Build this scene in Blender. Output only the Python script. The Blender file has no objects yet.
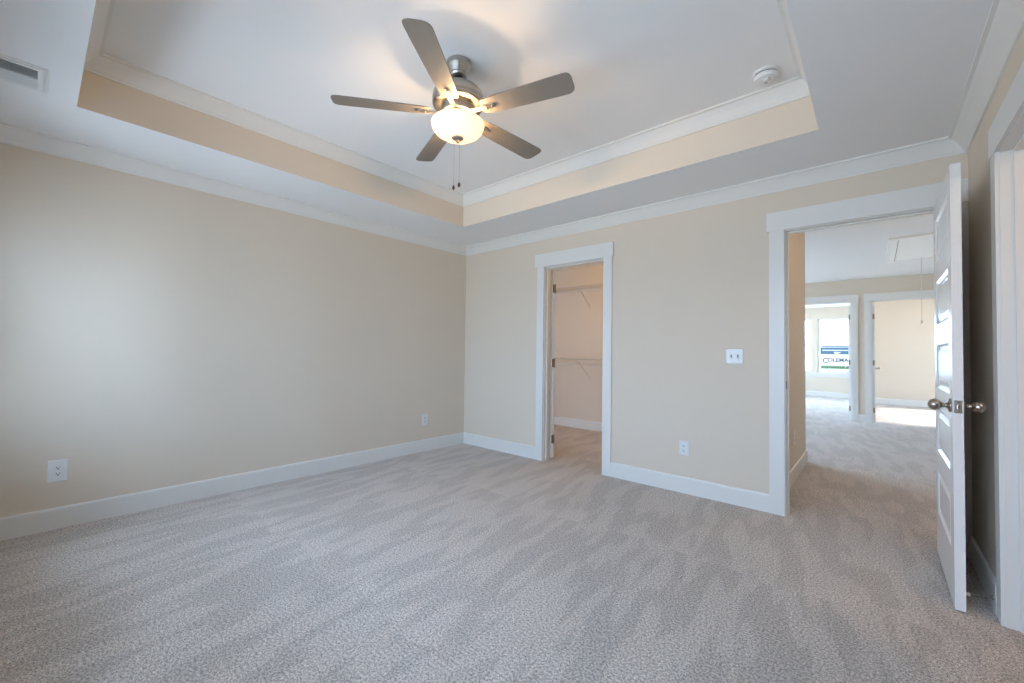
import bpy, bmesh, math, random
from mathutils import Vector, Matrix

# ------------------------------------------------------------------ camera
S = bpy.context.scene
C = S.collection
PI = math.pi
R_ = Vector((0.7535782, 0.6572336, 0.0128058)); U_ = Vector((0.0057514, -0.0260719, 0.9996435)); F_ = Vector((-0.6573332, 0.7532359, 0.0234272))
cam_data = bpy.data.cameras.new('camera')
cam = bpy.data.objects.new('camera', cam_data)
C.objects.link(cam)
cam_data.sensor_width = 36.0
cam_data.sensor_fit = 'HORIZONTAL'
cam_data.lens = 417.0669 / 1024 * 36.0
cam_data.clip_start = 0.02
M4 = Matrix((R_, U_, -F_)).transposed().to_4x4()
M4.translation = Vector((3.8955304, -3.5659915, 1.1520000))
cam.matrix_world = M4
S.camera = cam

# ------------------------------------------------------------------ sky, exposure
S.view_settings.view_transform = 'Standard'
S.view_settings.look = 'None'
S.view_settings.gamma = 1.0
S.view_settings.use_curve_mapping = False
S.view_settings.exposure = 1.0
S.cycles.use_denoising = True
S.cycles.max_bounces = 14
S.cycles.diffuse_bounces = 8
S.cycles.glossy_bounces = 4
S.cycles.transparent_max_bounces = 12
S.cycles.sample_clamp_indirect = 6.0

SKY_BRIGHT = 7.5
SKY_DIM = 8.5
world = bpy.data.worlds.new('sky')
S.world = world
world.use_nodes = True
wn = world.node_tree.nodes; wl = world.node_tree.links
wn.clear()
w_out = wn.new('ShaderNodeOutputWorld')
w_bg = wn.new('ShaderNodeBackground')
w_tc = wn.new('ShaderNodeTexCoord')
w_sep = wn.new('ShaderNodeSeparateXYZ')
wl.new(w_tc.outputs['Generated'], w_sep.inputs[0])
# brighter half of the sky towards -y
w_side = wn.new('ShaderNodeMapRange')
w_side.inputs['From Min'].default_value = -0.05; w_side.inputs['From Max'].default_value = 0.25
w_side.inputs['To Min'].default_value = SKY_BRIGHT; w_side.inputs['To Max'].default_value = SKY_DIM
wl.new(w_sep.outputs['Y'], w_side.inputs['Value'])
w_hor = wn.new('ShaderNodeMapRange')
w_hor.inputs['From Min'].default_value = -0.04; w_hor.inputs['From Max'].default_value = 0.04
w_hor.inputs['To Min'].default_value = 0.72; w_hor.inputs['To Max'].default_value = 1.0
wl.new(w_sep.outputs['Z'], w_hor.inputs['Value'])
w_mul = wn.new('ShaderNodeMath'); w_mul.operation = 'MULTIPLY'
wl.new(w_side.outputs[0], w_mul.inputs[0]); wl.new(w_hor.outputs[0], w_mul.inputs[1])
w_col = wn.new('ShaderNodeMix'); w_col.data_type = 'RGBA'
w_col.inputs['A'].default_value = (0.97, 0.965, 0.88, 1)
w_col.inputs['B'].default_value = (0.50, 0.71, 1.06, 1)
wl.new(w_hor.outputs[0], w_col.inputs['Factor'])
wl.new(w_col.outputs['Result'], w_bg.inputs['Color'])
wl.new(w_mul.outputs[0], w_bg.inputs['Strength'])
wl.new(w_bg.outputs[0], w_out.inputs[0])

def portal(name, loc, direction, sx, sy):
    """area light marking a window opening, so that the sky behind it is sampled well"""
    L = bpy.data.lights.new(name, 'AREA')
    L.shape = 'RECTANGLE'; L.size = sx; L.size_y = sy
    L.cycles.is_portal = True
    o = bpy.data.objects.new(name, L); C.objects.link(o)
    o.location = loc
    o.rotation_euler = Vector(direction).to_track_quat('-Z', 'Z').to_euler()
    return o

sun = bpy.data.lights.new('sun', 'SUN'); sun.energy = 7.0; sun.color = (1.0, 0.90, 0.74); sun.angle = math.radians(9.0)
sun_o = bpy.data.objects.new('sun', sun); C.objects.link(sun_o)
sun_o.rotation_euler = Vector((-0.80, -0.12, -0.58)).to_track_quat('-Z', 'Y').to_euler()

def point_lamp(name, loc, power, color, radius):
    L = bpy.data.lights.new(name, 'POINT')
    L.energy = power; L.color = color; L.shadow_soft_size = radius
    o = bpy.data.objects.new(name, L); C.objects.link(o); o.location = loc
    return o

# ------------------------------------------------------------------ materials
def new_mat(name):
    m = bpy.data.materials.new(name); m.use_nodes = True
    n = m.node_tree.nodes; l = m.node_tree.links
    return m, n, l, n['Principled BSDF']

def paint(name, col, rough=0.6, bump=0.05, scale=220.0, vary=0.02, spec=0.3):
    m, n, l, b = new_mat(name)
    tc = n.new('ShaderNodeTexCoord')
    nz = n.new('ShaderNodeTexNoise'); nz.inputs['Scale'].default_value = 1.7; nz.inputs['Detail'].default_value = 3
    l.new(tc.outputs['Object'], nz.inputs['Vector'])
    mx = n.new('ShaderNodeMix'); mx.data_type = 'RGBA'
    mx.inputs['A'].default_value = (*[c * (1 - vary) for c in col], 1)
    mx.inputs['B'].default_value = (*[min(1, c * (1 + vary)) for c in col], 1)
    l.new(nz.outputs['Fac'], mx.inputs['Factor'])
    l.new(mx.outputs['Result'], b.inputs['Base Color'])
    b.inputs['Roughness'].default_value = rough
    b.inputs['Specular IOR Level'].default_value = spec
    n2 = n.new('ShaderNodeTexNoise'); n2.inputs['Scale'].default_value = scale; n2.inputs['Detail'].default_value = 2
    l.new(tc.outputs['Object'], n2.inputs['Vector'])
    bp = n.new('ShaderNodeBump'); bp.inputs['Strength'].default_value = bump; bp.inputs['Distance'].default_value = 0.002
    l.new(n2.outputs['Fac'], bp.inputs['Height']); l.new(bp.outputs[0], b.inputs['Normal'])
    return m

def metal(name, col, rough=0.35, aniso=0.0):
    m, n, l, b = new_mat(name)
    b.inputs['Metallic'].default_value = 1.0
    tc = n.new('ShaderNodeTexCoord')
    mp = n.new('ShaderNodeMapping'); mp.inputs['Scale'].default_value = (30, 30, 400)
    l.new(tc.outputs['Object'], mp.inputs[0])
    nz = n.new('ShaderNodeTexNoise'); nz.inputs['Scale'].default_value = 3.0
    l.new(mp.outputs[0], nz.inputs['Vector'])
    mr = n.new('ShaderNodeMapRange')
    mr.inputs['To Min'].default_value = rough * 0.8; mr.inputs['To Max'].default_value = rough * 1.25
    l.new(nz.outputs['Fac'], mr.inputs['Value']); l.new(mr.outputs[0], b.inputs['Roughness'])
    b.inputs['Base Color'].default_value = (*col, 1)
    return m

def plastic(name, col, rough=0.35):
    return paint(name, col, rough, 0.01, 300, 0.01, 0.5)

M_wall = paint('beige_wall_paint', (0.69, 0.60, 0.49), 0.7)
M_ceil = paint('white_ceiling_paint', (0.83, 0.82, 0.805), 0.85, 0.08, 160)
M_trim = paint('white_semigloss_paint', (0.74, 0.72, 0.68), 0.35, 0.01, 60, 0.01, 0.5)
M_hatch = paint('white_hatch_paint', (0.90, 0.90, 0.88), 0.4, 0.01, 60, 0.01, 0.5)
M_door = paint('white_door_paint', (0.80, 0.78, 0.755), 0.18, 0.02, 90, 0.01, 0.5)
M_plate = plastic('white_plastic', (0.74, 0.735, 0.72), 0.3)
M_dark = plastic('dark_plastic', (0.02, 0.02, 0.022), 0.5)
M_nickel = metal('brushed_nickel', (0.46, 0.43, 0.39), 0.33)
M_knob = metal('antique_nickel', (0.42, 0.37, 0.32), 0.25)
M_hinge = metal('bronze_hinge_metal', (0.30, 0.24, 0.18), 0.4)
M_duct = paint('dark_duct_metal', (0.16, 0.17, 0.18), 0.6, 0.0, 50, 0.05)
M_wire = plastic('white_vinyl_wire', (0.62, 0.60, 0.56), 0.4)
M_ground = paint('pale_concrete', (0.50, 0.49, 0.46), 0.9, 0.2, 30, 0.1)
M_fob = plastic('dark_walnut_fob', (0.09, 0.04, 0.02), 0.35)
M_blue = plastic('blue_sign_ink', (0.008, 0.035, 0.06), 0.7)
M_green = plastic('green_sign_ink', (0.045, 0.11, 0.035), 0.7)
M_ink = plastic('grey_sign_ink', (0.014, 0.014, 0.02), 0.7)
M_board = plastic('white_sign_board', (0.30, 0.30, 0.30), 0.7)
M_rubber = plastic('white_rubber', (0.75, 0.75, 0.73), 0.6)

def blade_material():
    m, n, l, b = new_mat('silver_brown_blade_wood')
    tc = n.new('ShaderNodeTexCoord')
    mp = n.new('ShaderNodeMapping'); mp.inputs['Scale'].default_value = (3, 60, 10)
    l.new(tc.outputs['Object'], mp.inputs[0])
    nz = n.new('ShaderNodeTexNoise'); nz.inputs['Scale'].default_value = 2.0; nz.inputs['Detail'].default_value = 4
    l.new(mp.outputs[0], nz.inputs['Vector'])
    mx = n.new('ShaderNodeMix'); mx.data_type = 'RGBA'
    mx.inputs['A'].default_value = (0.195, 0.165, 0.135, 1); mx.inputs['B'].default_value = (0.245, 0.21, 0.175, 1)
    l.new(nz.outputs['Fac'], mx.inputs['Factor']); l.new(mx.outputs['Result'], b.inputs['Base Color'])
    b.inputs['Roughness'].default_value = 0.45
    return m
M_blade = blade_material()

def bowl_material():
    m, n, l, b = new_mat('lit_frosted_glass')
    out = n['Material Output']
    b.inputs['Base Color'].default_value = (0.85, 0.78, 0.66, 1)
    b.inputs['Roughness'].default_value = 0.35
    tr = n.new('ShaderNodeBsdfTranslucent'); tr.inputs['Color'].default_value = (0.95, 0.82, 0.62, 1)
    mx = n.new('ShaderNodeMixShader'); mx.inputs[0].default_value = 0.30
    l.new(b.outputs[0], mx.inputs[1]); l.new(tr.outputs[0], mx.inputs[2])
    tc = n.new('ShaderNodeTexCoord')
    nz = n.new('ShaderNodeTexNoise'); nz.inputs['Scale'].default_value = 9; nz.inputs['Detail'].default_value = 3
    nz.inputs['Distortion'].default_value = 1.0
    l.new(tc.outputs['Object'], nz.inputs['Vector'])
    cr = n.new('ShaderNodeMix'); cr.data_type = 'RGBA'
    cr.inputs['A'].default_value = (1.0, 0.70, 0.38, 1); cr.inputs['B'].default_value = (1.0, 0.82, 0.56, 1)
    l.new(nz.outputs['Fac'], cr.inputs['Factor'])
    em = n.new('ShaderNodeEmission'); em.inputs['Strength'].default_value = 0.22
    l.new(cr.outputs['Result'], em.inputs['Color'])
    ad = n.new('ShaderNodeAddShader')
    l.new(mx.outputs[0], ad.inputs[0]); l.new(em.outputs[0], ad.inputs[1]); l.new(ad.outputs[0], out.inputs[0])
    return m
M_bowl = bowl_material()

def emission(name, col, strength):
    m, n, l, b = new_mat(name)
    b.inputs['Base Color'].default_value = (0.9, 0.85, 0.75, 1)
    b.inputs['Emission Color'].default_value = (*col, 1); b.inputs['Emission Strength'].default_value = strength
    return m
M_closet_lamp = emission('lit_closet_globe', (1.0, 0.72, 0.42), 2.0)

def glass_material():
    m, n, l, b = new_mat('window_glass')
    out = n['Material Output']
    t = n.new('ShaderNodeBsdfTransparent'); t.inputs[0].default_value = (0.96, 0.98, 0.97, 1)
    g = n.new('ShaderNodeBsdfGlossy'); g.inputs['Roughness'].default_value = 0.03
    fr = n.new('ShaderNodeFresnel'); fr.inputs[0].default_value = 1.3
    mx = n.new('ShaderNodeMixShader')
    l.new(fr.outputs[0], mx.inputs[0]); l.new(t.outputs[0], mx.inputs[1]); l.new(g.outputs[0], mx.inputs[2])
    l.new(mx.outputs[0], out.inputs[0])
    return m
M_glass = glass_material()

def carpet_material():
    m, n, l, b = new_mat('cut_pile_carpet')
    def N(t): return n.new('ShaderNode' + t)
    def math_(op, a, c=None):
        k = N('Math'); k.operation = op
        for i, x in enumerate((a, c)):
            if x is None: continue
            if isinstance(x, (int, float)): k.inputs[i].default_value = x
            else: l.new(x, k.inputs[i])
        return k.outputs[0]
    geo = N('NewGeometry'); sep = N('SeparateXYZ'); l.new(geo.outputs['Position'], sep.inputs[0])
    X, Y = sep.outputs['X'], sep.outputs['Y']
    def noise(vec, scale, detail=2, rough=0.5):
        k = N('TexNoise'); k.inputs['Scale'].default_value = scale; k.inputs['Detail'].default_value = detail
        k.inputs['Roughness'].default_value = rough
        l.new(vec, k.inputs['Vector']); return k.outputs['Fac']
    def comb(x, y):
        k = N('CombineXYZ')
        for i, v in enumerate((x, y)):
            if isinstance(v, (int, float)): k.inputs[i].default_value = v
            else: l.new(v, k.inputs[i])
        return k.outputs[0]
    P = geo.outputs['Position']
    # vacuum passes: rows (split by wobbly lines) of long wedges running front to back
    wob = math_('MULTIPLY', math_('SUBTRACT', noise(P, 2.2, 2), 0.5), 0.35)
    Yw = math_('ADD', Y, wob)
    row = math_('FLOOR', math_('DIVIDE', math_('ADD', Yw, 1.08), 1.45))
    rowf = math_('FRACT', math_('DIVIDE', math_('ADD', Yw, 1.08), 1.45))
    lean = math_('MULTIPLY', math_('SUBTRACT', rowf, 0.5), 0.16)
    sx = math_('ADD', math_('ADD', math_('MULTIPLY', X, 1.0), lean), math_('MULTIPLY', row, 3.37))
    st = noise(comb(sx, math_('ADD', math_('MULTIPLY', Y, 0.22), math_('MULTIPLY', row, 5.1))), 8.0, 1.5, 0.6)
    edge = N('MapRange'); edge.interpolation_type = 'SMOOTHSTEP'
    edge.inputs['From Min'].default_value = 0.46; edge.inputs['From Max'].default_value = 0.54
    l.new(st, edge.inputs['Value'])
    # light band where the passes meet
    band = N('MapRange'); band.interpolation_type = 'SMOOTHSTEP'
    band.inputs['From Min'].default_value = 0.10; band.inputs['From Max'].default_value = 0.0
    l.new(rowf, band.inputs['Value'])
    soft = noise(P, 1.6, 3)
    nap = math_('ADD', math_('MULTIPLY', edge.outputs[0], 0.60), math_('ADD', math_('MULTIPLY', soft, 0.5), math_('MULTIPLY', band.outputs[0], 0.28)))
    # fibre speckle
    v1 = noise(P, 100, 4, 0.85)
    v2 = noise(P, 260, 2, 0.6)
    sp = math_('ADD', math_('MULTIPLY', v1, 0.6), math_('MULTIPLY', v2, 0.4))
    spk = N('MapRange'); spk.inputs['From Min'].default_value = 0.415; spk.inputs['From Max'].default_value = 0.585
    l.new(sp, spk.inputs['Value'])
    c = N('Mix'); c.data_type = 'RGBA'
    c.inputs['A'].default_value = (0.17, 0.143, 0.124, 1); c.inputs['B'].default_value = (0.82, 0.73, 0.655, 1)
    l.new(spk.outputs[0], c.inputs['Factor'])
    k = N('MapRange'); k.inputs['From Min'].default_value = 0.1; k.inputs['From Max'].default_value = 1.0
    k.inputs['To Min'].default_value = 0.87; k.inputs['To Max'].default_value = 1.09
    l.new(nap, k.inputs['Value'])
    vm = N('VectorMath'); vm.operation = 'SCALE'
    l.new(c.outputs['Result'], vm.inputs[0]); l.new(k.outputs[0], vm.inputs['Scale'])
    l.new(vm.outputs[0], b.inputs['Base Color'])
    b.inputs['Roughness'].default_value = 0.95
    b.inputs['Specular IOR Level'].default_value = 0.1
    b.inputs['Sheen Weight'].default_value = 0.15
    bp = N('Bump'); bp.inputs['Strength'].default_value = 0.4; bp.inputs['Distance'].default_value = 0.006
    l.new(sp, bp.inputs['Height']); l.new(bp.outputs[0], b.inputs['Normal'])
    return m
M_carpet = carpet_material()

# ------------------------------------------------------------------ mesh helpers
def box(bm, x0, x1, y0, y1, z0, z1, mi=0):
    v = [bm.verts.new(p) for p in ((x0,y0,z0),(x1,y0,z0),(x1,y1,z0),(x0,y1,z0),(x0,y0,z1),(x1,y0,z1),(x1,y1,z1),(x0,y1,z1))]
    fs = [bm.faces.new([v[i] for i in q]) for q in ((3,2,1,0),(4,5,6,7),(0,1,5,4),(1,2,6,5),(2,3,7,6),(3,0,4,7))]
    for f in fs: f.material_index = mi
    return fs

def bevel(bm, w=0.002, seg=2):
    bmesh.ops.bevel(bm, geom=list(bm.edges), offset=w, segments=seg, profile=0.7, affect='EDGES', clamp_overlap=True)

def lathe(bm, prof, seg=40, mi=0, mat=None, cap=True):
    """prof: list of (r, z); revolved about Z"""
    rings = []
    for r, z in prof:
        if r < 1e-6:
            rings.append([bm.verts.new((0, 0, z))])
        else:
            rings.append([bm.verts.new((r * math.cos(2*PI*i/seg), r * math.sin(2*PI*i/seg), z)) for i in range(seg)])
    new = [v for r in rings for v in r]
    for a, b in zip(rings, rings[1:]):
        for i in range(seg):
            j = (i + 1) % seg
            if len(a) == 1 and len(b) == 1: continue
            if len(a) == 1: f = bm.faces.new((a[0], b[j], b[i]))
            elif len(b) == 1: f = bm.faces.new((a[i], a[j], b[0]))
            else: f = bm.faces.new((a[i], a[j], b[j], b[i]))
            f.material_index = mi; f.smooth = True
    if mat is not None:
        bmesh.ops.transform(bm, matrix=mat, verts=new)
    return new

def tube(bm, pts, r, seg=8, mi=0):
    """tube along a polyline"""
    pts = [Vector(p) for p in pts]
    rings = []
    for i, p in enumerate(pts):
        d = (pts[min(i+1, len(pts)-1)] - pts[max(i-1, 0)]).normalized()
        a = d.orthogonal().normalized() if i == 0 else (rings[-1][1] - d * rings[-1][1].dot(d)).normalized()
        b = d.cross(a)
        rr = r[i] if isinstance(r, (list, tuple)) else r
        rings.append(([bm.verts.new(p + rr * (math.cos(2*PI*k/seg) * a + math.sin(2*PI*k/seg) * b)) for k in range(seg)], a))
    for (A, _), (B, _) in zip(rings, rings[1:]):
        for k in range(seg):
            f = bm.faces.new((A[k], A[(k+1) % seg], B[(k+1) % seg], B[k])); f.smooth = True; f.material_index = mi
    for rg in (rings[0][0], rings[-1][0]):
        try: bm.faces.new(rg)
        except ValueError: pass

def prism(bm, pts, z0, z1, mi=0, mat=None):
    a = [bm.verts.new((x, y, z0)) for x, y in pts]; b = [bm.verts.new((x, y, z1)) for x, y in pts]
    fs = [bm.faces.new(a[::-1]), bm.faces.new(b)]
    for i in range(len(pts)):
        j = (i + 1) % len(pts); fs.append(bm.faces.new((a[i], a[j], b[j], b[i])))
    for f in fs: f.material_index = mi
    if mat is not None: bmesh.ops.transform(bm, matrix=mat, verts=a + b)

def obj(name, bm, mats, parent=None, loc=None, rot=None, smooth=None):
    bmesh.ops.recalc_face_normals(bm, faces=bm.faces)
    me = bpy.data.meshes.new(name)
    bm.to_mesh(me); bm.free()
    for m in (mats if isinstance(mats, (list, tuple)) else [mats]): me.materials.append(m)
    o = bpy.data.objects.new(name, me); C.objects.link(o)
    if parent: o.parent = parent
    if loc: o.location = loc
    if rot: o.rotation_euler = rot
    return o

def struct(name, bm, mats, label=None, parent=None):
    o = obj(name, bm, mats, parent); o['kind'] = 'structure'
    if label: o['label'] = label
    return o

def thing(name, label, cat, loc=(0, 0, 0), rot=(0, 0, 0), group=None):
    o = bpy.data.objects.new(name, None); C.objects.link(o)
    o.location = loc; o.rotation_euler = rot; o.empty_display_size = 0.05
    o['label'] = label; o['category'] = cat
    if group: o['group'] = group
    return o

def tag(o, label, cat, group=None):
    o['label'] = label; o['category'] = cat
    if group: o['group'] = group
    return o

NB = bmesh.new
def boxes(name, lst, mats, label=None, bev=0.0, fn=struct):
    bm = NB()
    for b in lst: box(bm, *b)
    if bev: bevel(bm, bev)
    return fn(name, bm, mats, label) if fn is struct else fn(name, bm, mats)

# ------------------------------------------------------------------ dimensions
W = 4.308; YN = -4.10; T = 0.12; ZC = 2.4416; ZT = 2.7435; ZH = 2.49
TX0, TX1, TY0, TY1 = 0.655, 3.657, -0.6516, -3.4473      # tray opening
CL0, CL1 = 1.2355, 1.942                                   # closet door opening
MD0, MD1 = 3.400, 4.208                                    # main door opening
RD0, RD1 = -1.58, -0.800                                   # opening in the right wall (y)
ZO = 2.057
YF = 5.90                                                  # far wall of the hall
FL0, FL1 = 2.765, 3.573                                    # far left door opening
FR0, FR1 = 3.838, 4.646                                     # far right door opening
ZF = 2.105

# ------------------------------------------------------------------ floor and ground
boxes('floor', [(-0.6, 7.2, YN - 0.14, 11.1, -0.06, 0.0)], M_carpet, 'grey beige cut pile carpet with vacuum tracks')
# ------------------------------------------------------------------ walls
def wall_x(bm, y0, y1, x0, x1, z1, openings):
    """wall running along x with openings (xa, xb, za, zb)"""
    xs = x0
    for xa, xb, za, zb in sorted(openings):
        if xa > xs: box(bm, xs, xa, y0, y1, 0, z1)
        if za > 0: box(bm, xa, xb, y0, y1, 0, za)
        box(bm, xa, xb, y0, y1, zb, z1)
        xs = xb
    if xs < x1: box(bm, xs, x1, y0, y1, 0, z1)
def wall_y(bm, x0, x1, y0, y1, z1, openings):
    ys = y0
    for ya, yb, za, zb in sorted(openings):
        if ya > ys: box(bm, x0, x1, ys, ya, 0, z1)
        if za > 0: box(bm, x0, x1, ya, yb, 0, za)
        box(bm, x0, x1, ya, yb, zb, z1)
        ys = yb
    if ys < y1: box(bm, x0, x1, ys, y1, 0, z1)
J = 0.018   # jamb board thickness behind the casing
def op(a, b, z=ZO): return (a - J + 0.006, b + J - 0.006, 0, z + J - 0.006)

bm = NB(); wall_x(bm, 0, T, -T, W + T, 2.80, [op(CL0, CL1), op(MD0, MD1)])
struct('wall_back', bm, M_wall, 'beige painted wall with the closet doorway and the open bedroom door')
bm = NB(); wall_y(bm, -T, 0, YN - 0.14, 0, 2.80, [])
struct('wall_left', bm, M_wall, 'long blank beige wall with two outlets')
bm = NB(); wall_y(bm, W, W + T, YN - 0.14, 0, 2.80, [op(RD0, RD1)])
struct('wall_right', bm, M_wall, 'beige wall behind the open door with a cased opening')
WINS = [(0.30, 1.25), (1.52, 2.47), (2.80, 3.78)]
WZ0, WZ1 = 0.60, 2.00
bm = NB(); wall_x(bm, YN - 0.14, YN, 0, W, 2.80, [(a, b, WZ0, WZ1) for a, b in WINS])
struct('wall_near', bm, M_wall, 'beige wall with three windows behind the viewpoint')

# bathroom seen as a sliver past the right opening
bm = NB(); wall_y(bm, 6.3, 6.42, -3.0, T, 2.6, []); wall_x(bm, -3.12, -3.0, W + T, 6.42, 2.6, []); wall_x(bm, 0.0, 0.12, W + T, 6.42, 2.6, [])
struct('wall_side_room', bm, M_wall)
sl = thing('ceiling_light', 'added unseen ceiling light in the side room, warm fill through the right opening', 'ceiling light', (5.2, -2.0, 2.4416))  # lamp added out of view for warm fill on the jamb and bedroom
bm = NB(); lathe(bm, [(0, 0), (0.12, 0), (0.12, -0.012), (0, -0.012)], 32); obj('base', bm, M_plate, sl)
bm = NB(); lathe(bm, [(0, -0.012), (0.11, -0.012), (0.10, -0.05), (0.06, -0.08), (0, -0.09)], 32); obj('globe', bm, M_closet_lamp, sl)
point_lamp('side_room_fill', (5.2, -2.0, 2.30), 9.0, (1.0, 0.76, 0.52), 0.06)
# closet
CX0, CX1, CY1 = -0.35, 2.5, 1.90
bm = NB(); box(bm, CX0 - 0.1, CX1 + 0.1, CY1, 1.95, 0, 2.6); box(bm, CX0 - 0.1, CX0, T, CY1, 0, 2.6); box(bm, CX1, CX1 + 0.1, T, CY1, 0, 2.6)
struct('wall_closet', bm, M_wall, 'beige closet wall behind the wire shelves')
# hall
bm = NB(); box(bm, 3.22, 3.32, T, 1.93, 0, 2.6)
struct('wall_hall_left', bm, M_wall, 'short beige hall wall seen through the open door')
bm = NB(); wall_y(bm, 5.0, 5.12, T, YF, 2.6, [])
struct('wall_hall_right', bm, M_wall)
bm = NB(); wall_x(bm, YF, YF + T, -0.6, 7.0, 2.62, [op(FL0, FL1, ZF), op(FR0, FR1, ZF)])
struct('wall_hall_far', bm, M_wall, 'beige far hall wall with two cased doorways')
HW = [(2.5, 5.3)]
bm = NB(); wall_y(bm, -0.6, -0.48, 1.95, YF, 2.62, [(2.2, 5.7, 0.25, 2.1)])
struct('wall_landing', bm, M_wall)
# far rooms
YL = 10.95; YR = 9.93
LW = [(1.62, 2.53), (2.65, 3.56)]
LZ0, LZ1 = 0.665, 2.19
bm = NB(); wall_x(bm, YL, YL + T, 0.6, 3.75, 2.62, [(a, b, LZ0, LZ1) for a, b in LW])
struct('wall_far_room', bm, M_wall, 'cream wall with a double window seen through the far left doorway')
bm = NB(); wall_y(bm, 0.6, 0.72, YF + T, YL, 2.62, [(6.9, 10.6, 0.3, 2.4)])
struct('wall_far_room_side', bm, M_wall)
bm = NB(); wall_y(bm, 3.66, 3.75, YF + T, YL, 2.62, [])
struct('wall_between_far_rooms', bm, M_wall)
bm = NB(); wall_x(bm, YR, YR + T, 3.75, 7.0, 2.62, [])
struct('wall_right_room', bm, M_wall, 'blank cream wall seen through the far right doorway')
bm = NB(); wall_y(bm, 6.9, 7.02, YF + T, YR, 2.62, [(6.6, 9.4, 0.5, 2.19)])
struct('wall_right_room_side', bm, M_wall)

# ------------------------------------------------------------------ ceilings
bm = NB()
box(bm, 0, TX0, YN, 0, ZC, 2.80); box(bm, TX1, W, YN, 0, ZC, 2.80)
box(bm, TX0, TX1, YN, TY1, ZC, 2.80); box(bm, TX0, TX1, TY0, 0, ZC, 2.80)
for f in bm.faces:          # the upright sides of the tray recess carry the wall paint
    n = f.normal; c = f.calc_center_median()
    f.normal_update(); n = f.normal
    if abs(n.z) < 0.5 and TX0 - 1e-3 < c.x < TX1 + 1e-3 and TY1 - 1e-3 < c.y < TY0 + 1e-3: f.material_index = 1
struct('ceiling', bm, [M_ceil, M_wall], 'white soffit ring around the tray recess')
boxes('ceiling_tray', [(TX0, TX1, TY1, TY0, ZT, 2.80)], M_ceil, 'white raised tray ceiling above the fan')
boxes('ceiling_closet', [(CX0 - 0.1, CX1 + 0.1, T, 1.95, ZC, 2.60)], M_ceil)
boxes('ceiling_side_room', [(W + T, 6.42, -3.12, T, ZC, 2.60)], M_ceil)
boxes('ceiling_hall', [(3.32, 5.12, T, 1.93, ZH, 2.62), (-0.6, 5.12, 1.93, YF, ZH, 2.62)], M_ceil, 'white hall ceiling with the attic hatch')
boxes('ceiling_far_rooms', [(0.6, 3.70, YF + T, YL + T, ZH, 2.62), (3.70, 7.02, YF + T, YR + T, ZH, 2.62)], M_ceil)
boxes('roof', [(-0.9, 7.3, YN - 0.14, YF, 2.81, 2.9), (-0.6, 7.02, YF, YL + T, 2.63, 2.9)], M_ground)

# ------------------------------------------------------------------ crown mouldings
CROWN = [(0.0, -0.092), (0.010, -0.092), (0.012, -0.084), (0.020, -0.076), (0.032, -0.058), (0.048, -0.038),
         (0.064, -0.022), (0.071, -0.014), (0.086, -0.011), (0.086, 0.0)]
def crown(name, x0, x1, y0, y1, z, label):
    bm = NB(); rings = []
    for d, dz in CROWN:
        rings.append([bm.verts.new(p) for p in ((x0+d, y0+d, z+dz), (x1-d, y0+d, z+dz), (x1-d, y1-d, z+dz), (x0+d, y1-d, z+dz))])
    for a, b in zip(rings, rings[1:]):
        for i in range(4): bm.faces.new((a[i], a[(i+1) % 4], b[(i+1) % 4], b[i]))
    return struct(name, bm, M_trim, label)
crown('trim_1', 0, W, YN, 0, ZC, 'white crown moulding around the top of the bedroom walls')
crown('trim_2', TX0, TX1, TY1, TY0, ZT, 'white crown moulding inside the tray recess')

# ------------------------------------------------------------------ baseboards
BH = 0.133
def base(name, runs, label=None):
    """runs: (axis, wall coordinate, sign into the room, a, b)"""
    bm = NB()
    prof = [(0, 0), (0.015, 0), (0.015, BH - 0.012), (0.012, BH - 0.003), (0.007, BH), (0, BH)]
    for ax, w, s, a, b in runs:
        ra = []
        for t in (a, b):
            ra.append([bm.verts.new((w + s*d, t, z) if ax == 'x' else (t, w + s*d, z)) for d, z in prof])
        n = len(prof)
        for i in range(n): bm.faces.new((ra[0][i], ra[0][(i+1) % n], ra[1][(i+1) % n], ra[1][i]))
        bm.faces.new(ra[0]); bm.faces.new(ra[1][::-1])
    return struct(name, bm, M_trim, label)
base('baseboard_left', [('x', 0, 1, YN, 0)], 'white baseboard along the long left wall')
base('baseboard_back', [('y', 0, -1, 0.015, CL0 - 0.088), ('y', 0, -1, CL1 + 0.088, MD0 - 0.095)], 'white baseboard along the back wall')
base('baseboard_right', [('x', W, -1, RD1 + 0.091, -0.018), ('x', W, -1, YN, RD0 - 0.09)], 'white baseboard behind the open door')
base('baseboard_near', [('y', YN, 1, 0.015, W - 0.015)])
base('baseboard_closet', [('y', CY1, -1, CX0, CX1)], 'white baseboard at the foot of the closet wall')
base('baseboard_hall', [('x', 3.32, 1, T + 0.0, 1.945), ('y', YF, -1, FL1 + 0.088, FR0 - 0.088), ('y', YF, -1, -0.4, FL0 - 0.1), ('y', YF, -1, FR1 + 0.1, 5.0), ('x', 5.0, -1, T, YF)], 'white baseboard of the hall beyond the open door')
base('baseboard_far_rooms', [('y', YL, -1, 0.72, 3.66), ('y', YR, -1, 3.75, 6.9), ('x', 3.66, -1, 7.0, YL), ('x', 3.75, 1, 7.0, YR)], 'white baseboards of the two far rooms')

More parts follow.
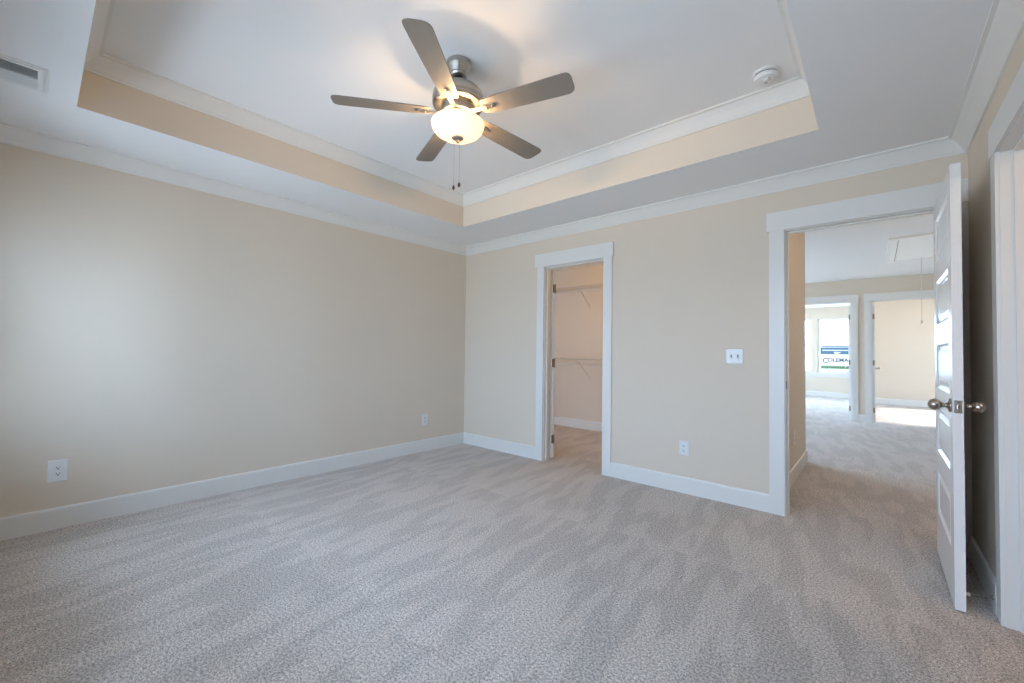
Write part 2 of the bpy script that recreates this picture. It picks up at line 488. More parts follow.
# ------------------------------------------------------------------ door casings and jambs
def casing_x(name, a, b, zo, y0, y1, label, ha=0.015, hb=0.015, far=True, stop=None, wl=0.09, wr=0.09, hh=0.137):
    """cased opening in a wall that runs along x; y0 = face towards the viewpoint"""
    bm = NB()
    # jamb boards
    box(bm, a - J + .006, a + .006, y0, y1, 0, zo + .006 - .001); box(bm, b - .006, b + J - .006, y0, y1, 0, zo + .005)
    box(bm, a - J + .006, b + J - .006, y0, y1, zo - .006, zo + J - .006)
    sy0, sy1 = stop
    box(bm, a + .006, a + .017, sy0, sy1, 0, zo - .006); box(bm, b - .017, b - .006, sy0, sy1, 0, zo - .006)
    box(bm, a + .017, b - .017, sy0, sy1, zo - .017, zo - .006)
    for yw, s, on in ((y0, -1, True), (y1, 1, far)):
        if not on: continue
        ya, yb = sorted((yw, yw + s * 0.018)); yc, yd = sorted((yw, yw + s * 0.024))
        box(bm, a - wl, a, ya, yb, 0, zo); box(bm, b, b + wr, ya, yb, 0, zo)
        box(bm, a - wl - ha, b + wr + hb, yc, yd, zo, zo + hh)
    return struct(name, bm, M_trim, label)
casing_x('trim_3', CL0, CL1, ZO, 0, T, 'white flat casing around the closet doorway', ha=0.028, hb=0.012, stop=(0.035, 0.075), wl=0.088, wr=0.088)
tr4 = casing_x('trim_4', MD0, MD1, ZO, 0, T, 'white flat casing around the bedroom doorway to the hall', hb=0.0, stop=(0.045, 0.085), wr=0.0985, far=False, wl=0.095)
bm = NB(); box(bm, MD0 + .0055, MD0 + .0075, 0.006, 0.034, 0.905, 0.965); box(bm, MD0 + .0072, MD0 + .0080, 0.013, 0.026, 0.918, 0.952, 1)
o = obj('strike_plate', bm, [M_hinge, M_dark], tr4); o['label'] = 'bronze strike plate on the left jamb'
casing_x('trim_5', FL0, FL1, ZF, YF, YF + T, 'white casing around the far left hall doorway', stop=(YF + 0.035, YF + 0.075), wl=0.088, wr=0.088, ha=0.008, hb=0.008, hh=0.118)
casing_x('trim_6', FR0, FR1, ZF, YF, YF + T, 'white casing around the far right hall doorway', stop=(YF + 0.035, YF + 0.075), wl=0.088, wr=0.088, ha=0.008, hb=0.008, hh=0.118)
# right wall opening
bm = NB()
a, b = RD0, RD1
box(bm, W, W + T, a - J + .006, a + .006, 0, ZO + .005); box(bm, W, W + T, b - .006, b + J - .006, 0, ZO + .005)
box(bm, W, W + T, a - J + .006, b + J - .006, ZO - .006, ZO + J - .006)
box(bm, W + 0.040, W + 0.080, a + .006, a + .017, 0, ZO - .006); box(bm, W + 0.040, W + 0.080, b - .017, b - .006, 0, ZO - .006)
box(bm, W + 0.040, W + 0.080, a + .017, b - .017, ZO - .017, ZO - .006)
box(bm, W - 0.013, W, a - 0.09, a, 0, ZO); box(bm, W - 0.013, W, b, b + 0.09, 0, ZO)
box(bm, W - 0.016, W, a - 0.105, b + 0.105, ZO, ZO + 0.137)
struct('trim_7', bm, M_trim, 'white cased opening at the right edge of the picture')

# ------------------------------------------------------------------ doors
PANELS = [(0.245, 0.490), (0.605, 0.850), (0.965, 1.210), (1.325, 1.570), (1.685, 1.930)]
def leaf_mesh(width, height=2.035, th=0.035, stile=0.115):
    """slab in local x 0..width, y 0..th; five raised panels on both faces"""
    bm = NB()
    xs = [0, stile, width - stile, width]
    zs = [0] + [z for p in PANELS for z in p] + [height]
    for side in (0, 1):
        y = 0 if side == 0 else th
        s = 1 if side == 0 else -1
        for i in range(3):
            for j in range(len(zs) - 1):
                x0, x1, z0, z1 = xs[i], xs[i+1], zs[j], zs[j+1]
                if i == 1 and j % 2 == 1:
                    # ogee sticking down, flat, then the raised field
                    steps = [(0.0, 0.0), (0.004, 0.003), (0.012, 0.009), (0.018, 0.010), (0.026, 0.010), (0.044, 0.004), (0.046, 0.003)]
                    prev = None
                    for ins, dep in steps:
                        ring = [bm.verts.new((x, y + s * dep, z)) for x, z in ((x0+ins, z0+ins), (x1-ins, z0+ins), (x1-ins, z1-ins), (x0+ins, z1-ins))]
                        if prev:
                            for k in range(4): bm.faces.new((prev[k], prev[(k+1) % 4], ring[(k+1) % 4], ring[k]))
                        prev = ring
                    bm.faces.new(prev)
                else:
                    bm.faces.new([bm.verts.new((x, y, z)) for x, z in ((x0, z0), (x1, z0), (x1, z1), (x0, z1))])
    for q in (((0,0,0),(width,0,0),(width,th,0),(0,th,0)), ((0,0,height),(width,0,height),(width,th,height),(0,th,height)),
              ((0,0,0),(0,th,0),(0,th,height),(0,0,height)), ((width,0,0),(width,th,0),(width,th,height),(width,0,height))):
        bm.faces.new([bm.verts.new(p) for p in q])
    bmesh.ops.remove_doubles(bm, verts=bm.verts, dist=1e-5)
    return bm

KNOB = [(0, 0), (0.0325, 0), (0.0335, 0.003), (0.031, 0.008), (0.020, 0.011), (0.0115, 0.015), (0.0105, 0.024), (0.0125, 0.029),
        (0.0115, 0.033), (0.015, 0.036), (0.021, 0.042), (0.0255, 0.050), (0.0275, 0.059), (0.0265, 0.068), (0.0225, 0.077),
        (0.0155, 0.084), (0.008, 0.0875), (0, 0.0885)]
def add_knob(parent, x, z, th=0.035):
    for s, y in ((-1, 0.0), (1, th)):
        bm = NB()
        m = Matrix.Translation((x, y, z)) @ Matrix.Rotation(PI/2 if s < 0 else -PI/2, 4, 'X')
        lathe(bm, [(r, q * 0.88) for r, q in KNOB], 32, 0, m)
        obj('knob', bm, M_knob, parent)
    bm = NB(); ex = x + 0.0605
    box(bm, ex - 0.001, ex + 0.0015, 0.005, th - 0.005, z - 0.029, z + 0.029)
    pl = obj('latch_plate', bm, M_knob, parent); pl['label'] = 'nickel latch plate on the door edge'
    bm = NB(); prism(bm, [(ex, 0.011), (ex + 0.010, 0.013), (ex + 0.011, 0.016), (ex, 0.024)], z - 0.010, z + 0.010)
    obj('latch_bolt', bm, M_knob, pl)
    for dz in (-0.021, 0.021):
        bm = NB(); lathe(bm, [(0, 0.0012), (0.003, 0.001), (0.0036, 0)], 12, 0, Matrix.Translation((ex + 0.0015, th/2, z + dz)) @ Matrix.Rotation(PI/2, 4, 'Y'))
        obj('screw', bm, M_hinge, pl)

def add_hinges(parent, ys, zs=(0.20, 1.02, 1.83), mat=M_hinge, edge=True):
    """knuckle beside the pivot corner (local x=0, y=ys); leaf plate on the hinge edge"""
    for z in zs:
        bm = NB()
        tube(bm, [(-0.004, ys, z - 0.046), (-0.004, ys, z + 0.046)], 0.0065, 12)
        for q in (-0.050, 0.050):
            lathe(bm, [(0, 0.004), (0.004, 0.003), (0.0055, 0), (0.004, -0.003), (0, -0.004)], 12, 0, Matrix.Translation((-0.004, ys, z + q)))
        box(bm, -0.0016, 0.0002, 0.003, 0.032, z - 0.0445, z + 0.0445)
        obj('hinge', bm, mat, parent)

def door(name, label, pivot, ang, width, knob_x, mirror=False, hinges=True):
    """pivot: hinge corner on the floor; ang: direction of the leaf"""
    o = struct(name, leaf_mesh(width), M_door, label)
    o.location = (pivot[0], pivot[1], 0.010)
    o.rotation_euler = (0, 0, ang)
    add_knob(o, width - 0.06, 0.915)
    if hinges: add_hinges(o, 0.0 if not mirror else 0.035)
    return o
# bedroom door, hinged on the right jamb and standing open along the right wall (leaf runs towards -y)
door('door_1', 'white five panel door standing open beside the right wall', (4.162, -0.012), -PI/2 - 0.004, 0.782, 0.72, mirror=True)
# closet door swung right back into the closet, only its hinge edge shows
door('door_2', 'white closet door swung back inside the closet, hinge edge showing', (1.262, 0.158), math.radians(163), 0.69, 0.63, hinges=True)
# the two far doors, both opened into their rooms
door('door_3', 'white door of the far left room, open and seen edge on', (3.562, YF + T + 0.012), PI/2, 0.79, 0.73)
door('door_4', 'white door of the far right room, open and seen edge on', (3.884, YF + T + 0.012), PI/2, 0.79, 0.73, mirror=True)

# ------------------------------------------------------------------ windows
def window_x(name, a, b, z0, z1, y, depth, inside, label, casing=True):
    """double hung window in a wall along x. inside = -1 when the room is on the -y side"""
    bm = NB(); t = 0.022
    y0, y1 = (y, y + depth)
    box(bm, a, a + t, y0, y1, z0, z1); box(bm, b - t, b, y0, y1, z0, z1)
    box(bm, a + t, b - t, y0, y1, z1 - t, z1); box(bm, a + t, b - t, y0, y1, z0, z0 + t)
    w = struct(name, bm, M_trim, label)
    zm = (z0 + z1) / 2
    for k, (za, zb, yy) in enumerate(((z0 + t, zm + 0.02, y0 + depth * 0.35), (zm - 0.02, z1 - t, y0 + depth * 0.65))):
        if inside > 0: yy = y0 + y1 - yy
        bm = NB(); s = 0.028
        box(bm, a + t, a + t + s, yy - .012, yy + .012, za, zb); box(bm, b - t - s, b - t, yy - .012, yy + .012, za, zb)
        box(bm, a + t + s, b - t - s, yy - .012, yy + .012, za, za + s); box(bm, a + t + s, b - t - s, yy - .012, yy + .012, zb - s, zb)
        sash = obj('sash', bm, M_trim, w)
        bm = NB(); box(bm, a + t + s, b - t - s, yy - .002, yy + .002, za + s, zb - s)
        obj('pane', bm, M_glass, sash)
    return w
for i, (a, b) in enumerate(LW):
    window_x('window_%d' % (i + 1), a, b, LZ0, LZ1, YL + 0.02, T - 0.02, -1,
             ['left half of the far room double window', 'right half of the far room double window, sign outside'][i])
for i, (a, b) in enumerate(WINS):
    window_x('window_%d' % (i + 3), a, b, WZ0, WZ1, YN - 0.13, 0.12, 1, 'white double hung window behind the viewpoint')
# casing of the far double window
bm = NB()
box(bm, 1.53, 3.65, YL - 0.05, YL, LZ0 - 0.03, LZ0); box(bm, 1.55, 3.63, YL - 0.016, YL, LZ0 - 0.12, LZ0 - 0.03)
struct('trim_8', bm, M_trim, 'white window sill in the far left room')
def window_y(name, x0, x1, a, b, z0, z1, n):
    bm = NB(); t = 0.04
    box(bm, x0, x1, a, b, z0, z0 + t); box(bm, x0, x1, a, b, z1 - t, z1)
    for k in range(n + 1):
        yk = a + (b - a - t) * k / n
        box(bm, x0, x1, yk, yk + t, z0 + t, z1 - t)
    box(bm, x0 + .02, x1 - .02, a + t, b - t, (z0+z1)/2 - .02, (z0+z1)/2 + .02)
    w = struct(name, bm, M_trim)
    xm = (x0 + x1) / 2
    bm = NB()
    box(bm, xm - .002, xm + .002, a + t, b - t, z0 + t, (z0+z1)/2 - .02); box(bm, xm - .002, xm + .002, a + t, b - t, (z0+z1)/2 + .02, z1 - t)
    obj('pane', bm, M_glass, w)
window_y('window_5', -0.6, -0.5, 2.2, 5.7, 0.25, 2.1, 3)
window_y('window_6', 0.61, 0.71, 6.9, 10.6, 0.3, 2.4, 3)  # unseen side window, added and enlarged to brighten the far left room
window_y('window_7', 6.91, 7.01, 6.6, 9.4, 0.5, 2.19, 3)
for a, b in WINS: portal('sky_portal', ((a + b) / 2, YN - 0.15, (WZ0 + WZ1) / 2), (0, 1, 0), b - a, WZ1 - WZ0)
for a, b in LW: portal('sky_portal', ((a + b) / 2, YL + T + 0.01, (LZ0 + LZ1) / 2), (0, -1, 0), b - a, LZ1 - LZ0)
portal('sky_portal', (-0.61, 3.95, 1.175), (1, 0, 0), 3.5, 1.85)
portal('sky_portal', (0.59, 8.75, 1.35), (1, 0, 0), 3.7, 2.1)
portal('sky_portal', (7.03, 8.0, 1.345), (-1, 0, 0), 2.8, 1.69)

# ------------------------------------------------------------------ ceiling fan
FX, FY = 2.165, -2.06
fan = thing('ceiling_fan', 'brushed nickel five blade ceiling fan with lit glass bowl in the tray ceiling', 'ceiling fan', (FX, FY, ZT))
def fz(z): return z - ZT
bm = NB(); lathe(bm, [(0, 0), (0.065, 0), (0.067, -0.001), (0.067, -0.004), (0.067, -0.026), (0.0668, -0.0275), (0.0655, -0.030), (0.0645, -0.032), (0.0475, -0.064), (0.0465, -0.066), (0.0475, -0.067), (0.0475, -0.070), (0.0465, -0.071), (0.0435, -0.078), (0.042, -0.080), (0.037, -0.082), (0.024, -0.079), (0, -0.079)], 48)
canopy = obj('canopy', bm, M_nickel, fan)
bm = NB(); lathe(bm, [(0, -0.078), (0.022, -0.078), (0.024, -0.083), (0.020, -0.089), (0.0125, -0.091), (0, -0.091)], 32); obj('ball_joint', bm, M_dark, canopy)
bm = NB(); tube(bm, [(0, 0, -0.085), (0, 0, fz(2.62))], 0.0125, 20)
lathe(bm, [(0.0125, fz(2.636)), (0.024, fz(2.634)), (0.026, fz(2.626)), (0.026, fz(2.61))], 32)
obj('downrod', bm, M_nickel, fan)
bm = NB(); lathe(bm, [(0, fz(2.613)), (0.05, fz(2.612)), (0.085, fz(2.604)), (0.116, fz(2.588)), (0.134, fz(2.566)), (0.141, fz(2.545)), (0.141, fz(2.518)), (0.138, fz(2.514)), (0.141, fz(2.510)), (0.139, fz(2.503)),
                      (0.130, fz(2.497)), (0.095, fz(2.496)), (0, fz(2.496))], 64)
housing = obj('motor_housing', bm, M_nickel, fan)
bm = NB(); lathe(bm, [(0, fz(2.496)), (0.088, fz(2.496)), (0.090, fz(2.492)), (0.090, fz(2.455)), (0.086, fz(2.451)), (0, fz(2.451))], 48)
obj('flywheel', bm, M_nickel, fan)
bm = NB(); lathe(bm, [(0, fz(2.451)), (0.044, fz(2.451)), (0.046, fz(2.448)), (0.046, fz(2.444)), (0.052, fz(2.440)), (0.070, fz(2.434)), (0.072, fz(2.430)), (0.066, fz(2.428)), (0.010, fz(2.428)), (0.008, fz(2.325)), (0, fz(2.325))], 40)
kit = obj('light_fitter', bm, M_nickel, fan)
# bowl with thickness
bowl_o = [(0.147, 2.432), (0.1495, 2.428), (0.147, 2.422), (0.146, 2.405), (0.140, 2.385), (0.126, 2.363), (0.105, 2.345), (0.078, 2.332), (0.045, 2.325), (0.012, 2.3235)]
bowl_o = [(r * 0.972, 2.3235 + (z - 2.3235) * 0.74) for r, z in bowl_o]
bowl = [(r, fz(z)) for r, z in bowl_o] + [(max(r - 0.004, 0.010), fz(z + 0.004)) for r, z in reversed(bowl_o)]
bm = NB(); lathe(bm, bowl + [bowl[0]], 64)
glass_bowl = obj('glass_bowl', bm, M_bowl, fan)
glass_bowl['label'] = 'glowing frosted white glass bowl'
bm = NB(); lathe(bm, [(0, fz(2.3275)), (0.030, fz(2.326)), (0.034, fz(2.322)), (0.031, fz(2.317)), (0.019, fz(2.312)), (0.010, fz(2.309)), (0.008, fz(2.305)), (0.0095, fz(2.300)), (0.007, fz(2.295)), (0, fz(2.293))], 32)
obj('finial', bm, M_nickel, fan)

def blade_outline():
    # local x = radius, width along y
    pts = [(0.150, -0.040), (0.175, -0.050), (0.26, -0.055), (0.40, -0.059), (0.56, -0.063), (0.620, -0.0635)]
    for k in range(1, 6):
        t = k / 6 * PI / 2
        pts.append((0.632 + 0.026 * math.sin(t), -0.038 - 0.0255 * math.cos(t)))
    pts += [(0.659, -0.030), (0.657, 0.020)]
    for k in range(0, 6):
        t = k / 5 * PI / 2
        pts.append((0.622 + 0.034 * math.cos(t), 0.028 + 0.035 * math.sin(t)))
    pts += [(0.56, 0.0625), (0.40, 0.059), (0.26, 0.055), (0.175, 0.050), (0.150, 0.040)]
    return pts
BL0 = 15.4
blade0 = None
parts0 = []
for k in range(5):
    ang = math.radians(BL0 + 72 * k)
    if k == 0:
        bm = NB(); prism(bm, blade_outline(), 0.0, 0.006)
        bevel(bm, 0.0012, 1)
        bl = obj('blade', bm, M_blade, fan)
        # bracket: flat curved arm from the flywheel to the blade root, forked pad with screws
        bm = NB()
        arm = [(0.060, 0.024), (0.085, 0.016), (0.110, 0.0125), (0.140, 0.013), (0.165, 0.0155), (0.195, 0.0165), (0.215, 0.014), (0.227, 0.009), (0.232, 0.0)]
        prism(bm, [(x, -y) for x, y in arm] + [(x, y) for x, y in arm[-2::-1]], -0.0055, -0.0003)
        bevel(bm, 0.0012, 1)
        br = obj('blade_bracket', bm, M_nickel, bl)
        sc = []
        for sx, sy in ((0.180, -0.008), (0.180, 0.008), (0.215, 0.0)):
            bm = NB(); lathe(bm, [(0, -0.0085), (0.004, -0.008), (0.0055, -0.0055), (0, -0.0055)], 12, 0, Matrix.Translation((sx, sy, 0)))
            sc.append(obj('screw', bm, M_hinge, bl))
        parts0 = [br] + sc; blade0 = bl
    else:
        bl = blade0.copy(); C.objects.link(bl); bl.parent = fan
        for q in parts0:
            d = q.copy(); C.objects.link(d); d.parent = bl
    bl.matrix_basis = Matrix.Translation((0, 0, fz(2.456))) @ Matrix.Rotation(ang, 4, 'Z') @ Matrix.Rotation(math.radians(-11), 4, 'X')
# pull chains
for (cx, cy, zt, zb) in ((-0.012, -0.014, 2.300, 2.060), (0.012, 0.004, 2.300, 2.075)):
    bm = NB()
    n = 60
    for i in range(n):
        z = zt + (zb - zt) * i / (n - 1)
        bmesh.ops.create_icosphere(bm, subdivisions=1, radius=0.0010, matrix=Matrix.Translation((cx, cy, fz(z))))
    tube(bm, [(cx, cy, fz(zt)), (cx, cy, fz(zb))], 0.0006, 5)
    ch = obj('pull_chain', bm, M_knob, fan)
    bm = NB(); lathe(bm, [(0, 0.0), (0.003, -0.001), (0.0055, -0.006), (0.0075, -0.014), (0.0065, -0.021), (0.003, -0.026), (0, -0.027)], 16, 0, Matrix.Translation((cx, cy, fz(zb))))
    obj('chain_fob', bm, M_fob, ch)
point_lamp('fan_bulb', (FX + 0.05, FY, 2.412), 7.0, (1.0, 0.68, 0.38), 0.025)
point_lamp('fan_bulb', (FX - 0.05, FY, 2.412), 7.0, (1.0, 0.68, 0.38), 0.025)

# ------------------------------------------------------------------ smoke detector
sd = thing('smoke_detector', 'round white smoke detector on the tray ceiling', 'smoke detector', (3.435, -0.885, ZT))
bm = NB(); lathe(bm, [(0, 0), (0.070, 0), (0.071, -0.004), (0.069, -0.012), (0.066, -0.013), (0, -0.013)], 48); obj('mounting_base', bm, M_plate, sd)
bm = NB(); lathe(bm, [(0, -0.0125), (0.057, -0.0125), (0.057, -0.0175), (0, -0.0175)], 48); obj('vent_gap', bm, M_duct, sd)
bm = NB(); lathe(bm, [(0, -0.017), (0.056, -0.017), (0.060, -0.019), (0.061, -0.026), (0.057, -0.036), (0.048, -0.043), (0.046, -0.0425), (0.044, -0.044), (0.030, -0.047), (0, -0.048)], 48); body = obj('cover', bm, M_plate, sd)
bm = NB(); lathe(bm, [(0, -0.046), (0.018, -0.047), (0.0195, -0.050), (0.017, -0.053), (0, -0.054)], 32, 0, Matrix.Translation((0.006, -0.016, 0))); obj('test_button', bm, M_plate, body)
bm = NB()
for k in range(2): box(bm, -0.008, 0.006, 0.012 + 0.005 * k, 0.0145 + 0.005 * k, -0.0485, -0.046)
obj('sounder_grille', bm, M_duct, body)

# ------------------------------------------------------------------ ceiling register
vt = thing('ceiling_vent', 'white ceiling register with dark louvres in the soffit at the top left', 'air vent', (0.846, -3.735, ZC))
hx, hy = 0.1385, 0.18
bm = NB()
def ring_box(bm, hx, hy, ix, iy, z0, z1):
    box(bm, -hx, hx, -hy, -iy, z0, z1); box(bm, -hx, hx, iy, hy, z0, z1); box(bm, -hx, -ix, -iy, iy, z0, z1); box(bm, ix, hx, -iy, iy, z0, z1)
ring_box(bm, hx, hy, hx - 0.032, hy - 0.030, -0.005, 0.0); ring_box(bm, hx - 0.014, hy - 0.013, hx - 0.034, hy - 0.032, -0.009, -0.005)
box(bm, -0.003, 0.003, -hy + 0.03, hy - 0.03, -0.009, 0)
obj('frame', bm, M_plate, vt)
bm = NB(); box(bm, -hx + 0.03, hx - 0.03, -hy + 0.03, hy - 0.03, -0.0012, -0.0004); obj('duct_opening', bm, M_duct, vt)
for s in (-1, 1):
    bm = NB()
    for k in range(8):
        x = s * (0.012 + 0.0125 * k)
        prism(bm, [(-0.006, 0), (0.006, 0), (0.006, 0.0012), (-0.006, 0.0012)], -hy + 0.03, hy - 0.03, 0,
              Matrix.Translation((x, 0, -0.0055)) @ Matrix.Rotation(math.radians(38 * s), 4, 'Y') @ Matrix.Rotation(PI/2, 4, 'X'))
    obj('louvre_bank', bm, M_plate, vt)

# ------------------------------------------------------------------ outlets and switch
def duplex(name, label, loc, rotz, w=0.070, h=0.115, group=None):
    """plate in local xz, facing -y"""
    t = thing(name, label, 'outlet', loc, (0, 0, rotz), group)
    bm = NB()
    a = [(-w/2, -h/2), (w/2, -h/2), (w/2, h/2), (-w/2, h/2)]
    v0 = [bm.verts.new((x, 0, z)) for x, z in a]; v1 = [bm.verts.new((x, -0.002, z)) for x, z in a]
    v2 = [bm.verts.new((x * (1 - 0.012/w), -0.006, z * (1 - 0.012/h))) for x, z in a]
    for p, q in ((v0, v1), (v1, v2)):
        for i in range(4): bm.faces.new((p[i], p[(i+1) % 4], q[(i+1) % 4], q[i]))
    bm.faces.new(v2); bm.faces.new(v0)
    obj('cover_plate', bm, M_plate, t)
    for s in (-1, 1):
        zc = s * 0.0195
        bm = NB()
        pts = [(0.017 * math.cos(u), 0.0145 * math.sin(u)) for u in [2*PI*i/24 for i in range(24)]]
        prism(bm, [(max(-0.0165, min(0.0165, x)), max(-0.0125, min(0.0125, z))) for x, z in pts], 0.005, 0.0085, 0, Matrix.Translation((0, 0, zc)) @ Matrix.Rotation(PI/2, 4, 'X'))
        r = obj('receptacle', bm, M_plate, t)
        bm = NB()
        box(bm, -0.0088, -0.0058, -0.0089, -0.0080, zc - 0.002, zc + 0.0085); box(bm, 0.0058, 0.0082, -0.0089, -0.0080, zc - 0.001, zc + 0.0075)
        lathe(bm, [(0, 0.0004), (0.0038, 0.0004), (0.0038, 0)], 12, 0, Matrix.Translation((0, -0.0085, zc - 0.0065)) @ Matrix.Rotation(PI/2, 4, 'X'))
        obj('slots', bm, M_dark, r)
    bm = NB(); lathe(bm, [(0, 0.0012), (0.0025, 0.001), (0.003, 0)], 12, 0, Matrix.Translation((0, -0.006, 0)) @ Matrix.Rotation(PI/2, 4, 'X'))
    obj('screw', bm, M_plate, t)
    return t
duplex('wall_outlet', 'white duplex outlet low on the left wall, nearest the viewpoint', (0.0, -3.445, 0.362), PI/2, 0.089, 0.136)
duplex('wall_outlet', 'small white outlet low on the left wall near the corner', (0.0, -0.606, 0.358), PI/2, 0.078, 0.124)
duplex('wall_outlet', 'white outlet low on the back wall between closet and bedroom doorways', (2.692, 0.0, 0.368), 0, 0.076, 0.118)
duplex('wall_outlet', 'white outlet low on the hall wall beyond the open door', (3.32, 1.08, 0.385), PI/2, 0.075, 0.12)
sw = thing('light_switch', 'white two gang toggle switch plate on the back wall', 'light switch', (3.072, 0.0, 1.136))
bm = NB()
w, h = 0.126, 0.120
a = [(-w/2, -h/2), (w/2, -h/2), (w/2, h/2), (-w/2, h/2)]
v0 = [bm.verts.new((x, 0, z)) for x, z in a]; v1 = [bm.verts.new((x, -0.002, z)) for x, z in a]; v2 = [bm.verts.new((x * 0.9, -0.006, z * 0.9)) for x, z in a]
for p, q in ((v0, v1), (v1, v2)):
    for i in range(4): bm.faces.new((p[i], p[(i+1) % 4], q[(i+1) % 4], q[i]))
bm.faces.new(v2); bm.faces.new(v0)
obj('cover_plate', bm, M_plate, sw)
for x in (-0.023, 0.023):
    bm = NB(); box(bm, x - 0.0055, x + 0.0055, -0.0072, -0.0058, -0.0125, 0.0125)
    st = obj('toggle_slot', bm, M_duct, sw)
    bm = NB(); prism(bm, [(-0.0042, -0.004), (0.0042, -0.004), (0.0034, 0.004), (-0.0034, 0.004)], 0, 0.013, 0, Matrix.Translation((x, -0.006, -0.002)) @ Matrix.Rotation(math.radians(115), 4, 'X'))
    obj('toggle', bm, M_plate, st)
    for z in (-0.030, 0.030):
        bm = NB(); lathe(bm, [(0, 0.0012), (0.0025, 0.001), (0.003, 0)], 12, 0, Matrix.Translation((x, -0.006, z)) @ Matrix.Rotation(PI/2, 4, 'X'))
        obj('screw', bm, M_plate, sw)

# ------------------------------------------------------------------ door stop
ds = thing('door_stop', 'small spring door stop with white tip on the baseboard behind the door', 'door stop', (W - 0.015, -0.672, 0.062))
bm = NB(); lathe(bm, [(0, 0), (0.011, 0), (0.011, 0.003), (0.006, 0.008), (0, 0.008)], 20, 0, Matrix.Rotation(-PI/2, 4, 'Y')); obj('base', bm, M_knob, ds)
bm = NB()
tip = Vector((-0.078, -0.030, -0.003))
pts = []
for i in range(18 * 8 + 1):
    t = i / (18 * 8); u = 2 * PI * i / 8
    c = Vector((-0.006, 0, 0)).lerp(tip, t)
    pts.append(c + Vector((0, math.cos(u), math.sin(u))) * 0.0052)
tube(bm, pts, 0.0011, 5); obj('spring', bm, M_knob, ds)
bm = NB(); lathe(bm, [(0, 0), (0.007, 0), (0.0085, 0.003), (0.008, 0.012), (0.005, 0.015), (0, 0.0155)], 20, 0, Matrix.Translation(tip) @ Vector((-1, -0.38, 0)).to_track_quat('Z', 'Y').to_matrix().to_4x4())
o = obj('rubber_tip', bm, M_rubber, ds); o['label'] = 'white rubber tip'

# ------------------------------------------------------------------ closet fittings
def wire_shelf(name, label, z, group):
    t = thing(name, label, 'wire shelf', (0, CY1, z), (0, 0, 0), group)
    x0, x1, d = CX0 + 0.01, CX1 - 0.01, 0.30
    bm = NB()
    n = int((x1 - x0) / 0.0254)
    for i in range(n + 1):
        x = x0 + (x1 - x0) * i / n
        tube(bm, [(x, -0.004, 0), (x, -d, 0), (x, -d - 0.002, -0.030)], 0.0014, 5)
    obj('cross_wires', bm, M_wire, t)
    bm = NB()
    for y, zz, r in ((-0.006, -0.003, 0.003), (-d * 0.5, -0.003, 0.003), (-d, -0.003, 0.003), (-d - 0.002, -0.030, 0.003)):
        tube(bm, [(x0, y, zz), (x1, y, zz)], r, 6)
    obj('long_rails', bm, M_wire, t)
    bm = NB(); tube(bm, [(x0, -d + 0.02, -0.075), (x1, -d + 0.02, -0.075)], 0.007, 10); obj('hanging_rod', bm, M_wire, t)
    for xb in (-0.15, 0.665, 1.48, 2.2):
        bm = NB(); tube(bm, [(xb, -d, -0.03), (xb, -d + 0.02, -0.05), (xb, -0.012, -0.265), (xb, -0.003, -0.275), (xb, -0.003, -0.30)], 0.0045, 8)
        tube(bm, [(xb, -d, -0.03), (xb, -d + 0.02, -0.075)], 0.004, 6)
        obj('brace', bm, M_wire, t)
    return t
wire_shelf('wire_shelf', 'upper white wire shelf high in the closet', 2.115, 'closet wire shelves')
wire_shelf('wire_shelf', 'lower white wire shelf at waist height in the closet', 1.045, 'closet wire shelves')
cl = thing('ceiling_light', 'small lit ceiling light inside the closet', 'ceiling light', (1.54, 0.97, ZC))
bm = NB(); lathe(bm, [(0, 0), (0.07, 0), (0.07, -0.015), (0, -0.015)], 32); obj('base', bm, M_plate, cl)
bm = NB(); lathe(bm, [(0.0, -0.015), (0.025, -0.015), (0.030, -0.035), (0.030, -0.05), (0.018, -0.07), (0, -0.075)], 32); obj('bulb', bm, M_closet_lamp, cl)
point_lamp('closet_bulb', (1.54, 0.97, ZC - 0.12), 6.0, (1.0, 0.55, 0.04), 0.03)

hl = thing('ceiling_light', 'added unseen ceiling light just inside the hall, warms the near hall', 'ceiling light', (4.35, 0.85, ZH))  # hidden lamp added to warm the near hall wall and carpet
bm = NB(); lathe(bm, [(0, 0), (0.14, 0), (0.14, -0.012), (0, -0.012)], 32); obj('base', bm, M_plate, hl)
bm = NB(); lathe(bm, [(0, -0.012), (0.13, -0.012), (0.12, -0.05), (0.07, -0.08), (0, -0.09)], 32); obj('globe', bm, M_closet_lamp, hl)
point_lamp('hall_fill', (4.35, 0.85, ZH - 0.14), 4.0, (1.0, 0.66, 0.36), 0.06)

# ------------------------------------------------------------------ attic hatch in the hall
ah = thing('attic_hatch', 'white framed attic access hatch with pull cord in the hall ceiling', 'attic hatch', (0, 0, ZH))
bm = NB()
ax0, ax1, ay0, ay1, t_ = 4.01, 4.72, 2.78, 4.40, 0.085
box(bm, ax0, ax1, ay0, ay0 + t_, -0.018, 0); box(bm, ax0, ax1, ay1 - t_, ay1, -0.018, 0)
box(bm, ax0, ax0 + t_, ay0 + t_, ay1 - t_, -0.018, 0); box(bm, ax1 - t_, ax1, ay0 + t_, ay1 - t_, -0.018, 0)
obj('frame', bm, M_hatch, ah)
bm = NB(); box(bm, ax0 + t_ + 0.006, ax1 - t_ - 0.006, ay0 + t_ + 0.006, ay1 - t_ - 0.006, -0.012, 0); obj('panel', bm, M_hatch, ah)
bm = NB(); box(bm, ax0 + t_, ax1 - t_, ay0 + t_, ay1 - t_, -0.002, 0); obj('gap_shadow', bm, M_dark, ah)
bm = NB(); tube(bm, [(4.36, 4.22, -0.012), (4.36, 4.22, -0.86)], 0.0025, 6)
cd = obj('pull_cord', bm, M_wire, ah)
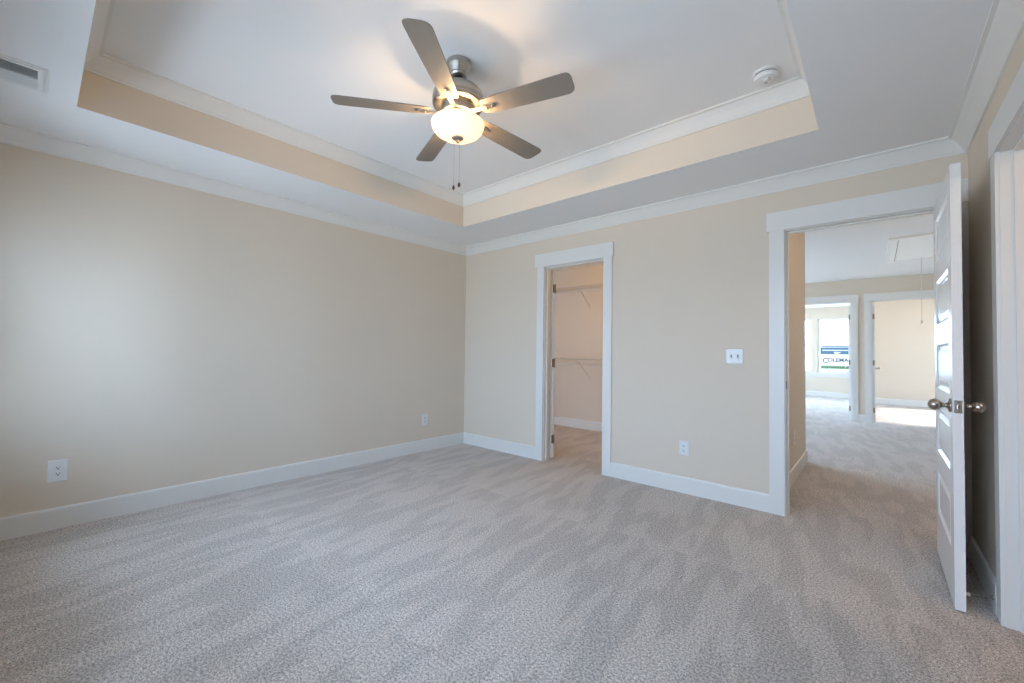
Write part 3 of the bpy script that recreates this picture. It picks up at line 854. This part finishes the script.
bm = NB(); lathe(bm, [(0, 0.012), (0.006, 0.008), (0.011, -0.01), (0.012, -0.03), (0.006, -0.036), (0, -0.037)], 12, 0, Matrix.Translation((4.36, 4.22, -0.86))); obj('cord_knob', bm, M_wire, cd)

# ------------------------------------------------------------------ yard sign outside the far window
YS = 12.2
sg = thing('yard_sign', 'blue white and green real estate sign outside the far window', 'sign', (0, YS, 0))
s0, s1 = 2.61, 3.52
bm = NB(); box(bm, s0, s1, 0, 0.02, 0.66, 1.47); obj('board', bm, M_board, sg)
bm = NB(); box(bm, s0, s1, -0.004, -0.0005, 1.185, 1.385); box(bm, s0 + 0.06, s1 - 0.1, -0.004, -0.0005, 1.405, 1.44); bd = obj('blue_band', bm, M_blue, sg)
bm = NB()
box(bm, s0 + 0.06, s1 - 0.05, -0.007, -0.0045, 1.290, 1.318)
prism(bm, [(s0 + 0.36, 1.205), (s0 + 0.44, 1.205), (s0 + 0.52, 1.262), (s0 + 0.44, 1.245), (s0 + 0.40, 1.262), (s0 + 0.33, 1.255)], 0.0045, 0.007, 0, Matrix.Rotation(PI/2, 4, 'X'))
obj('white_flourish', bm, M_board, bd)
bm = NB(); box(bm, s0 + 0.01, s1 - 0.01, -0.004, -0.0005, 0.745, 0.845); gb = obj('green_band', bm, M_green, sg)
bm = NB()
random.seed(4)
x = s0 + 0.05
while x < s1 - 0.08:
    w_ = random.uniform(0.02, 0.04); box(bm, x, x + w_, -0.007, -0.0045, 0.772, 0.815); x += w_ + 0.014
obj('dark_lettering', bm, M_ink, gb)
def text_mesh(name, body, size, loc, mat, parent):
    cu = bpy.data.curves.new(name, 'FONT'); cu.body = body; cu.size = size; cu.extrude = 0.001; cu.offset = 0.0045
    tmp = bpy.data.objects.new(name, cu); C.objects.link(tmp)
    dg = bpy.context.evaluated_depsgraph_get()
    me = bpy.data.meshes.new_from_object(tmp.evaluated_get(dg))
    bpy.data.objects.remove(tmp)
    o = bpy.data.objects.new(name, me); C.objects.link(o); me.materials.clear(); me.materials.append(mat)
    o.parent = parent; o.location = loc; o.rotation_euler = (PI/2, 0, 0)
    return o
text_mesh('lettering', 'C', 0.21, (s0 + 0.06, -0.003, 0.925), M_ink, sg)
text_mesh('lettering', 'OLEMAN', 0.150, (s0 + 0.185, -0.003, 0.965), M_ink, sg)
bm = NB(); box(bm, s0 + 0.02, s0 + 0.06, 0.02, 0.06, -0.5, 1.47); obj('post', bm, M_trim, sg)
bm = NB(); box(bm, s1 - 0.06, s1 - 0.02, 0.02, 0.06, -0.5, 1.47); obj('post', bm, M_trim, sg)
